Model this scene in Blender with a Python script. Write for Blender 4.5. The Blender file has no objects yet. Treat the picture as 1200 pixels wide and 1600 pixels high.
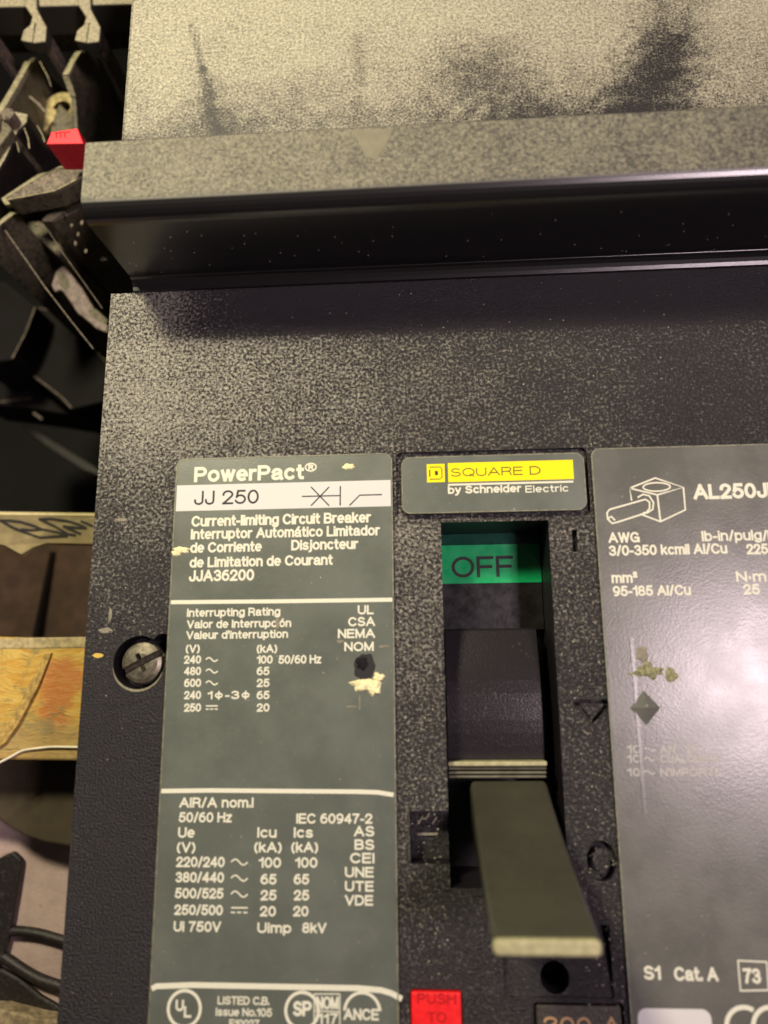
import bpy, bmesh, math, random
from mathutils import Vector, Matrix, noise as mn
random.seed(7)
MM = 0.001
sc = bpy.context.scene
COL = sc.collection

# ------------------------------------------------------------------ camera
RX = Vector((0.99780804, 0.0233395, 0.06192243))
RY = Vector((-0.00939283, 0.97621612, -0.21659607))
RZ = Vector((-0.06550492, 0.21553967, 0.97429552))
ROT = Matrix((RX, RY, RZ))
CAM = Vector((-7.5248, 2.7898, 100.4258))          # mm
F = 1200.0
cd = bpy.data.cameras.new('camera'); cam = bpy.data.objects.new('camera', cd); COL.objects.link(cam)
cam.matrix_world = Matrix.Translation(CAM * MM) @ ROT.to_4x4()
cd.sensor_fit = 'VERTICAL'; cd.sensor_height = 36; cd.lens = 27
cd.clip_start = 0.002; cd.clip_end = 10
cd.dof.use_dof = True; cd.dof.aperture_fstop = 16
sc.camera = cam

def ray(px, py): return ROT @ Vector((px - 600, 800 - py, -F))
def at(px, py, z=0.0):                     # point (mm) seen at a photo pixel, on the plane z
    r = ray(px, py); return CAM + r * ((z - CAM.z) / r.z)
def atx(px, py, x):
    r = ray(px, py); return CAM + r * ((x - CAM.x) / r.x)
def aty(px, py, y):
    r = ray(px, py); return CAM + r * ((y - CAM.y) / r.y)
cd.dof.focus_distance = 114 * MM

# ------------------------------------------------------------------ light
w = bpy.data.worlds.new('World'); sc.world = w; w.use_nodes = True
w.node_tree.nodes['Background'].inputs[0].default_value = (0.55, 0.48, 0.42, 1)
w.node_tree.nodes['Background'].inputs[1].default_value = 0.05
sc.view_settings.view_transform = 'Standard'; sc.view_settings.look = 'None'
sc.view_settings.exposure = 0.0; sc.view_settings.gamma = 1.0

def area(name, loc, target, sx, sy, power, col):
    l = bpy.data.lights.new(name, 'AREA'); l.shape = 'RECTANGLE'; l.size = sx * MM; l.size_y = sy * MM
    l.energy = power; l.color = col
    o = bpy.data.objects.new(name, l); COL.objects.link(o); o.location = Vector(loc) * MM
    d = Vector(target) - Vector(loc); o.rotation_euler = d.to_track_quat('-Z', 'Y').to_euler()
    return o
area('warm_work_lamp', (-95, 140, 160), (-10, 40, 0), 34, 34, 0.62, (1.0, 0.90, 0.62))
P = at(1175, 1062); d = P - CAM; d.z = -d.z
L2 = P + d * 2.6
area('pink_room_lamp', L2, P, 50, 50, 0.64, (1.0, 0.80, 0.86))

# ------------------------------------------------------------------ node helpers
class NT:
    def __init__(s, name):
        s.m = bpy.data.materials.new(name); s.m.use_nodes = True
        s.t = s.m.node_tree; s.n = s.t.nodes; s.b = s.n['Principled BSDF']
        tc = s.n.new('ShaderNodeTexCoord'); mp = s.n.new('ShaderNodeVectorMath'); mp.operation = 'SCALE'
        mp.inputs['Scale'].default_value = 1000
        s.t.links.new(tc.outputs['Object'], mp.inputs[0]); s.P = mp.outputs[0]
    def link(s, a, b): s.t.links.new(a, b)
    def put(s, inp, v):
        if isinstance(v, bpy.types.NodeSocket): s.link(v, inp)
        elif isinstance(v, (tuple, list)) and len(v) == 3 and inp.type == 'RGBA': inp.default_value = (*v, 1)
        else: inp.default_value = v
    def math(s, op, a, b=0.0, clamp=False):
        n = s.n.new('ShaderNodeMath'); n.operation = op; n.use_clamp = clamp
        s.put(n.inputs[0], a); s.put(n.inputs[1], b); return n.outputs[0]
    def vm(s, op, a, b=None, out=0):
        n = s.n.new('ShaderNodeVectorMath'); n.operation = op; s.put(n.inputs[0], a)
        if b is not None: s.put(n.inputs[1], b)
        return n.outputs[out]
    def noise(s, scale, detail=2, rough=0.5, dist=0, vec=None):
        n = s.n.new('ShaderNodeTexNoise'); s.link(vec or s.P, n.inputs['Vector'])
        n.inputs['Scale'].default_value = scale; n.inputs['Detail'].default_value = detail
        n.inputs['Roughness'].default_value = rough; n.inputs['Distortion'].default_value = dist
        return n.outputs['Fac']
    def rng(s, v, a, b, c=0.0, d=1.0, smooth=True):
        n = s.n.new('ShaderNodeMapRange'); n.interpolation_type = 'SMOOTHSTEP' if smooth else 'LINEAR'
        s.put(n.inputs['Value'], v)
        for k, x in zip(('From Min', 'From Max', 'To Min', 'To Max'), (a, b, c, d)): s.put(n.inputs[k], x)
        return n.outputs[0]
    def mix(s, f, a, b):
        n = s.n.new('ShaderNodeMix'); n.data_type = 'RGBA'; s.put(n.inputs[0], f); s.put(n.inputs[6], a); s.put(n.inputs[7], b)
        return n.outputs[2]
    def xyz(s, v=None):
        n = s.n.new('ShaderNodeSeparateXYZ'); s.link(v or s.P, n.inputs[0]); return n.outputs
    def scl(s, v):                      # stretched coordinates
        return s.vm('MULTIPLY', s.P, v)
    def segdist(s, a, b, wob=0.0):      # distance (mm) in the xy plane to a segment
        ax, ay = a; bx, by = b; L2_ = (bx - ax) ** 2 + (by - ay) ** 2
        p = s.vm('MULTIPLY', s.P, (1, 1, 0))
        q = s.vm('SUBTRACT', p, (ax, ay, 0))
        t = s.math('DIVIDE', s.vm('DOT_PRODUCT', q, (bx - ax, by - ay, 0), out=1), L2_, clamp=True)
        c = s.n.new('ShaderNodeVectorMath'); c.operation = 'SCALE'; c.inputs[0].default_value = (bx - ax, by - ay, 0); s.link(t, c.inputs['Scale'])
        return s.vm('LENGTH', s.vm('SUBTRACT', q, c.outputs[0]), out=1)
    def bump(s, h, strength, dist=0.1):
        n = s.n.new('ShaderNodeBump'); n.inputs['Strength'].default_value = strength
        n.inputs['Distance'].default_value = dist * MM; s.link(h, n.inputs['Height']); s.link(n.outputs[0], s.b.inputs['Normal'])
    def set(s, **k):
        for a, v in k.items(): s.put(s.b.inputs[a.replace('_', ' ')], v)
        return s.m
    def up(s, a=0.7, b=0.98):
        g = s.n.new('ShaderNodeNewGeometry'); return s.rng(s.xyz(g.outputs['True Normal'])[2], a, b)

DUST = (0.27, 0.25, 0.185); BLK = (0.016, 0.0135, 0.0165)

def dusty(name, dens, base=BLK, dust=DUST, gloss=0.5, bump=0.5, grain=2.6, upw=True, gl_dust=0.62, wipes=(), patch=0.3, bd=0.30, extra=None, soft=(-0.12, 0.16), spec=.5, deep=False):
    """black plastic under speckled dust; dens is a number or a function giving a node socket"""
    n = NT(name)
    D = dens(n) if callable(dens) else dens
    big = n.noise(0.09, 3, 0.6); mid = n.noise(0.5, 3, 0.6)
    D = n.math('ADD', D, n.math('MULTIPLY', n.math('SUBTRACT', big, 0.5), patch))
    D = n.math('ADD', D, n.math('MULTIPLY', n.math('SUBTRACT', mid, 0.5), patch * .8))
    for (a, b, wd, sft, amt) in wipes:
        dd = n.segdist(a, b); dd = n.math('ADD', dd, n.math('MULTIPLY', n.math('SUBTRACT', mid, 0.5), sft * .9))
        D = n.math('SUBTRACT', D, n.rng(dd, wd, wd + sft, amt, 0.0))
    fine = n.noise(grain, 4, 0.72)
    th = n.math('SUBTRACT', 1.0, D)
    th2 = n.rng(th, 0, 1, 0.24, 0.78, smooth=False)
    f = n.rng(n.math('SUBTRACT', fine, th2), *soft)
    f = n.math('MULTIPLY', f, n.rng(D, 0.0, 0.9, 0.35, 0.92))
    if deep: f = n.math('MULTIPLY', f, n.rng(n.xyz()[2], -1.3, -.3, .12, 1))  # dust fades in recesses, painting them darker like shade
    if extra: f = n.math('MULTIPLY', f, extra(n))
    if upw: f = n.math('MULTIPLY', f, n.up(0.8, 0.99))
    tone = n.noise(2.1, 3, 0.75)
    dc = n.mix(n.rng(tone, 0.3, 0.7), tuple(x * 0.5 for x in dust), tuple(min(1, x * 1.25) for x in dust))
    col = n.mix(f, base, dc)
    h = n.noise(3.3, 3, 0.65)
    n.bump(n.math('ADD', h, n.math('MULTIPLY', f, 0.0 if extra else 0.25)), bump, bd)
    fr = n.math('MAXIMUM', f, extra(n)) if extra else f
    rg = n.mix(fr, (gloss,) * 3, (gl_dust,) * 3)
    n.b.inputs['Specular IOR Level'].default_value = spec
    return n.set(Base_Color=col, Roughness=rg)

def plain(name, col, rough=0.5, metal=0.0, var=0.12, scale=0.6, bump=0.0, bscale=3.0, spec=0.5):
    n = NT(name); v = n.noise(scale, 4, 0.6)
    c = n.mix(n.rng(v, 0.3, 0.7), tuple(x * (1 - var) for x in col), tuple(min(1, x * (1 + var)) for x in col))
    if bump: n.bump(n.noise(bscale, 3, 0.6), bump, 0.1)
    n.set(Base_Color=c, Metallic=metal, Roughness=n.rng(v, 0.2, 0.8, max(0.03, rough - 0.06), rough + 0.08))
    n.b.inputs['Specular IOR Level'].default_value = spec
    return n.m

def cover_lit_dens(n):  # dust density that also paints in the lit and shaded zones
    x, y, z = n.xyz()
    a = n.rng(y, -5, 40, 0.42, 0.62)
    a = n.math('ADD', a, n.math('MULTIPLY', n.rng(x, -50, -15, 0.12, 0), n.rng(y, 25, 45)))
    a = n.math('SUBTRACT', a, n.math('MULTIPLY', n.rng(y, 50.2, 52.2, 0, .26), n.rng(x, -47, -38, 0.2, 1)))  # bracket's shadow band painted in by cutting dust
    a = n.math('SUBTRACT', a, n.math('MULTIPLY', n.rng(x, -44, -40, 0.2, 0), n.rng(y, -8, 16, 1, 0)))  # less dust paints the lower left strip darker
    a = n.math('ADD', a, n.math('MULTIPLY', n.rng(x, -14, -12.8, 0, .16), n.rng(y, 26, 22)))  # more dust paints the centre column as brighter lit
    # shade put into the dust: thin under the bracket, thick upper left, thinner rightwards
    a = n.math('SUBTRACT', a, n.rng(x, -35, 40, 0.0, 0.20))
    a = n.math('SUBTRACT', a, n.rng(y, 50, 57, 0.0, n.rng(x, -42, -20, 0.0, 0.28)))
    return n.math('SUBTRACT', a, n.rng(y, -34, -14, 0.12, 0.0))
M = {}
M['cover'] = dusty('cover_plastic', cover_lit_dens, gloss=0.33, bump=0.8, grain=2.4, bd=0.45, dust=(0.40, 0.385, 0.325), soft=(-0.03, 0.17), base=(.012, .010, .0135), deep=True, patch=.24)
def A2(px, py): p = at(px, py); return (p.x, p.y)
wp = [(A2(1075, -90), A2(1000, 240), 0.1, 9.0, 0.27), (A2(1040, 80), A2(930, 230), 0.3, 6.5, 0.14),
      (A2(298, 40), A2(318, 110), 0.02, 1.0, 0.20), (A2(318, 110), A2(340, 200), 0.05, 1.5, 0.22), (A2(325, 160), A2(380, 225), 0.1, 6.0, 0.14),
      (A2(760, 110), A2(845, 235), 0.1, 10.0, 0.22), (A2(690, 235), A2(850, 235), 0.3, 7.0, 0.14),
      (A2(562, 60), A2(560, 190), 0.05, 1.8, 0.12), (A2(250, 225), A2(1190, 190), 0.3, 6.5, 0.10)]
M['upper'] = dusty('upper_dusty_plastic', lambda n: n.rng(n.xyz()[1], 82, 108, 0.62, 0.86), gloss=0.5, bump=0.4, grain=2.6, dust=(0.40, 0.375, 0.29), wipes=wp, patch=.4, soft=(-.17, .20))
M['bracket'] = dusty('bracket_paint', lambda n: n.rng(n.xyz()[0], -50, 45, 0.72, 0.56), gloss=0.27, spec=1.0, bump=0.02, gl_dust=.85, grain=2.3, dust=(0.20, 0.187, 0.132), extra=lambda n: n.rng(n.xyz()[2], 17.8, 17.97), base=(.010, .009, .010), soft=(-.17, .17))
M['body'] = plain('moulded_body', BLK, 0.5, bump=0.3)
M['well'] = plain('well_plastic', (0.006, 0.005, 0.006), 0.3, bump=0.12, bscale=2)
M['drum'] = dusty('drum_plastic', 0.14, gloss=0.24, bump=0.15, grain=2.0, dust=(0.16, 0.14, 0.13))
M['handle'] = plain('handle_plastic', (0.046, 0.044, 0.032), 0.24, var=0.15, scale=0.10, bump=0.10, bscale=5)
M['ridge'] = plain('ridge_plastic', (0.12, 0.115, 0.08), 0.4, var=.2)
M['handle_edge'] = plain('handle_lit_edge', (0.36, 0.34, 0.19), 0.45, var=0.15, scale=1.5)  # pale colour stands in for the highlight on tip and first ridge
def label_mat(name, col, rough):
    n = NT(name); v = n.noise(0.12, 3, 0.6); s = n.noise(1.6, 4, 0.7); sp = n.noise(2.3, 2, 0.6)
    c = n.mix(n.rng(v, 0.3, 0.7), tuple(x * 0.9 for x in col), tuple(x * 1.12 for x in col))
    c = n.mix(n.rng(s, 0.52, 0.80, 0, 0.30), c, (0.20, 0.18, 0.13))
    c = n.mix(n.rng(sp, 0.735, 0.77, 0, 0.7), c, (0.5, 0.47, 0.33))
    n.bump(n.noise(3.2, 3, 0.6), 0.16, 0.10)
    return n.set(Base_Color=c, Roughness=n.rng(v, 0.2, 0.8, rough - 0.04, rough + 0.05))
M['label'] = label_mat('green_grey_label', (0.106, 0.121, 0.104), 0.34)
M['label_r'] = label_mat('grey_label', (0.110, 0.112, 0.100), 0.27)
M['rim'] = plain('label_rim_light', (0.17, 0.17, 0.12), 0.5, var=0.3, scale=1.5)  # lighter tone puts the bevel highlight into the label edges
def ink(name, col, wear=0.10):
    n = NT(name); s = n.noise(2.4, 3, 0.7)
    return n.set(Base_Color=n.mix(n.rng(s, 0.56, 0.72, 0, wear * 4), col, tuple(x * 0.6 for x in col)), Roughness=0.6, **{'Specular_IOR_Level': 0.2})
M['white'] = ink('white_print', (0.68, 0.68, 0.56)); M['strip'] = ink('white_strip_print', (0.60, 0.60, 0.59), 0.03)
M['faint'] = ink('faint_white_print', (0.42, 0.41, 0.40))
M['black_ink'] = ink('black_print', (0.03, 0.03, 0.03)); M['yellow'] = ink('yellow_print', (0.84, 0.70, 0.008), 0.04)
M['green'] = plain('green_flag', (0.0, 0.33, 0.105), 0.30, var=0.05); M['dkgreen'] = plain('dark_green_window', (0.008, 0.05, 0.035), 0.15)
M['red'] = plain('red_button', (0.80, 0.012, 0.015), 0.42, var=0.10, scale=1.5, bump=0.15); M['dkred'] = ink('dark_red_print', (0.42, 0.01, 0.012))
M['redcap'] = plain('red_cap_plastic', (0.85, 0.03, 0.05), 0.5, var=0.15, scale=2.0, bump=0.3)
M['plug'] = dusty('plug_plastic', 0.35, base=(0.03, 0.025, 0.02), gloss=0.5, dust=(0.12, 0.10, 0.07)); M['orange_ink'] = ink('orange_print', (0.42, 0.27, 0.14))
M['steel'] = plain('screw_steel', (0.19, 0.17, 0.13), 0.42, metal=0.7, var=0.25, scale=1.2, bump=0.15)
M['hole'] = plain('hole_dark', (0.004, 0.004, 0.004), 0.6)
M['chip'] = plain('torn_foam_flake', (0.78, 0.72, 0.42), 0.8, var=0.2, scale=2, bump=0.5)
M['lip_light'] = plain('lit_hole_lip', (0.22, 0.20, 0.14), 0.6, var=0.35, scale=2.2, bump=0.5)  # pale tone stands in for light catching the hole's lower lip
M['olive'] = plain('scraped_olive', (0.20, 0.20, 0.10), 0.7, var=0.5, scale=2.5, bump=0.5)
M['smear'] = plain('dusty_smear', (0.22, 0.20, 0.15), 0.8, var=0.2, scale=2)
M['speck'] = plain('dust_sparkle_grain', (0.62, 0.56, 0.42), 0.7)
# background
M['bk'] = dusty('old_black_plastic', 0.7, base=(0.022, 0.019, 0.015), gloss=0.35, bump=0.5, grain=1.3, upw=False, dust=(0.19, 0.165, 0.105), patch=.7)
M['bk2'] = dusty('old_brown_plastic', 0.22, base=(0.016, 0.012, 0.011), gloss=0.5, bump=0.3, grain=0.9, upw=False, dust=(0.10, 0.07, 0.06))
M['bd'] = dusty('dusty_black_plastic', 0.95, base=(0.05, 0.045, 0.035), gloss=0.6, bump=0.4, grain=1.3, upw=True, dust=(0.38, 0.335, 0.235))
M['post'] = dusty('dusty_brown_post', 0.62, base=(0.05, 0.038, 0.03), gloss=0.6, bump=0.3, grain=1.2, upw=False, dust=(0.27, 0.215, 0.165))
M['lug'] = plain('brass_lug', (0.55, 0.45, 0.22), 0.45, metal=0.4, var=0.35, scale=0.8, bump=0.4)
M['torn'] = plain('torn_pink_label', (0.20, 0.15, 0.145), 0.6, var=0.5, scale=0.8, bump=0.8, bscale=1.2)
M['void'] = plain('unlit_floor', (0.006, 0.005, 0.005), 0.8)  # near-black so the lit depth reads as an unlit void

# ------------------------------------------------------------------ mesh helpers (all in mm)
def link(name, me, mat=None, parent=None):
    o = bpy.data.objects.new(name, me); COL.objects.link(o)
    if mat is not None: me.materials.clear(); me.materials.append(mat)
    if parent is not None: o.parent = parent
    return o
def mesh(name, vs, fs, mat, parent=None, smooth=False):
    me = bpy.data.meshes.new(name); me.from_pydata([tuple(Vector(v) * MM) for v in vs], [], fs); me.update()
    bm = bmesh.new(); bm.from_mesh(me); bmesh.ops.recalc_face_normals(bm, faces=bm.faces); bm.to_mesh(me); bm.free()
    if smooth:
        for p in me.polygons: p.use_smooth = True
    return link(name, me, mat, parent)
def geo_box(x0, x1, y0, y1, z0, z1):
    vs = [(x, y, z) for z in (z0, z1) for y in (y0, y1) for x in (x0, x1)]
    return vs, [(0, 2, 3, 1), (4, 5, 7, 6), (0, 1, 5, 4), (1, 3, 7, 5), (3, 2, 6, 7), (2, 0, 4, 6)]
def geo_prism(pts, z0, z1):
    n = len(pts); vs = [(p[0], p[1], z0) for p in pts] + [(p[0], p[1], z1) for p in pts]
    return vs, [tuple(range(n))[::-1], tuple(range(n, 2 * n))] + [(i, (i + 1) % n, n + (i + 1) % n, n + i) for i in range(n)]
def geo_slab(pts, off):
    n = len(pts); off = Vector(off); vs = [tuple(Vector(p)) for p in pts] + [tuple(Vector(p) + off) for p in pts]
    return vs, [tuple(range(n)), tuple(range(n, 2 * n))[::-1]] + [(i, (i + 1) % n, n + (i + 1) % n, n + i) for i in range(n)]
def merge(*gs):
    V, Fc = [], []
    for v, f in gs:
        k = len(V); V += list(v); Fc += [tuple(i + k for i in q) for q in f]
    return V, Fc
def rrect(x0, x1, y0, y1, r, seg=6, corners=(1, 1, 1, 1)):   # bl, br, tr, tl
    out = []
    for (cx, cy, a0, on) in ((x0 + r, y0 + r, 180, corners[0]), (x1 - r, y0 + r, 270, corners[1]), (x1 - r, y1 - r, 0, corners[2]), (x0 + r, y1 - r, 90, corners[3])):
        if on:
            for i in range(seg + 1):
                a = math.radians(a0 + 90 * i / seg); out.append((cx + r * math.cos(a), cy + r * math.sin(a)))
        else: out.append((x0 if cx < (x0 + x1) / 2 else x1, y0 if cy < (y0 + y1) / 2 else y1))
    return out
def circ(cx, cy, r, n=32, ry=None): return [(cx + r * math.cos(2 * math.pi * i / n), cy + (ry or r) * math.sin(2 * math.pi * i / n)) for i in range(n)]
def geo_strokes(paths, wd, z, h=0.03, closed=False):          # flat print strokes
    gs = []
    for pi_, p in enumerate(paths):
        p = [Vector((q[0], q[1])) for q in p]; n = len(p); L, Rr = [], []
        for i in range(n):
            if closed: a, b = p[i - 1], p[(i + 1) % n]
            else: a, b = p[max(0, i - 1)], p[min(n - 1, i + 1)]
            t = (b - a).normalized(); nn = Vector((-t.y, t.x)) * wd / 2; L.append(p[i] + nn); Rr.append(p[i] - nn)
        m = n if closed else n - 1
        for i in range(m):
            j = (i + 1) % n
            gs.append(geo_prism([Rr[i], Rr[j], L[j], L[i]], z, z + h + pi_ * .0013))
    return merge(*gs)
def bake(o, mods):                     # apply modifiers without operators
    for t, kw in mods:
        md = o.modifiers.new(t, t)
        for k, v in kw.items(): setattr(md, k, v)
    dg = bpy.context.evaluated_depsgraph_get(); dg.update()
    me = bpy.data.meshes.new_from_object(o.evaluated_get(dg)); o.modifiers.clear()
    old = o.data; o.data = me; return o
def bevel(o, wmm, seg=2, angle=35): return bake(o, [('BEVEL', dict(width=wmm * MM, segments=seg, limit_method='ANGLE', angle_limit=math.radians(angle)))])
def cut(o, geos):
    for i, g in enumerate(geos):
        c = mesh('cutter', g[0], g[1], None); bake(o, [('BOOLEAN', dict(operation='DIFFERENCE', object=c, solver='EXACT'))])
        me = c.data; bpy.data.objects.remove(c); bpy.data.meshes.remove(me)
def empty(name, loc, label=None, cat=None, group=None):
    o = bpy.data.objects.new(name, None); COL.objects.link(o); o.location = Vector(loc) * MM; o.empty_display_size = 0.01
    if label: o['label'] = label
    if cat: o['category'] = cat
    if group: o['group'] = group
    return o
def child_of(o, parent):
    o.parent = parent; o.matrix_parent_inverse = Matrix.Translation(-parent_world(parent)); return o
def parent_world(p):
    v = Vector((0, 0, 0))
    while p is not None: v += p.location; p = p.parent
    return v

# every thing's root sits at the world origin offset `loc`; parts are modelled in world mm and shifted back
def part(name, g, mat, parent, smooth=False, bev=None, label=None):
    o = mesh(name, g[0], g[1], mat, None, smooth)
    if bev: bevel(o, *bev)
    off = parent_world(parent)
    if off.length: 
        o.location = -off
    o.parent = parent
    if label: o['label'] = label
    return o
def solo(name, g, mat, label, cat, bev=None, smooth=False, kind=None):
    o = mesh(name, g[0], g[1], mat, None, smooth)
    if bev: bevel(o, *bev)
    o['label'] = label
    if kind: o['kind'] = kind
    else: o['category'] = cat
    return o

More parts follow.
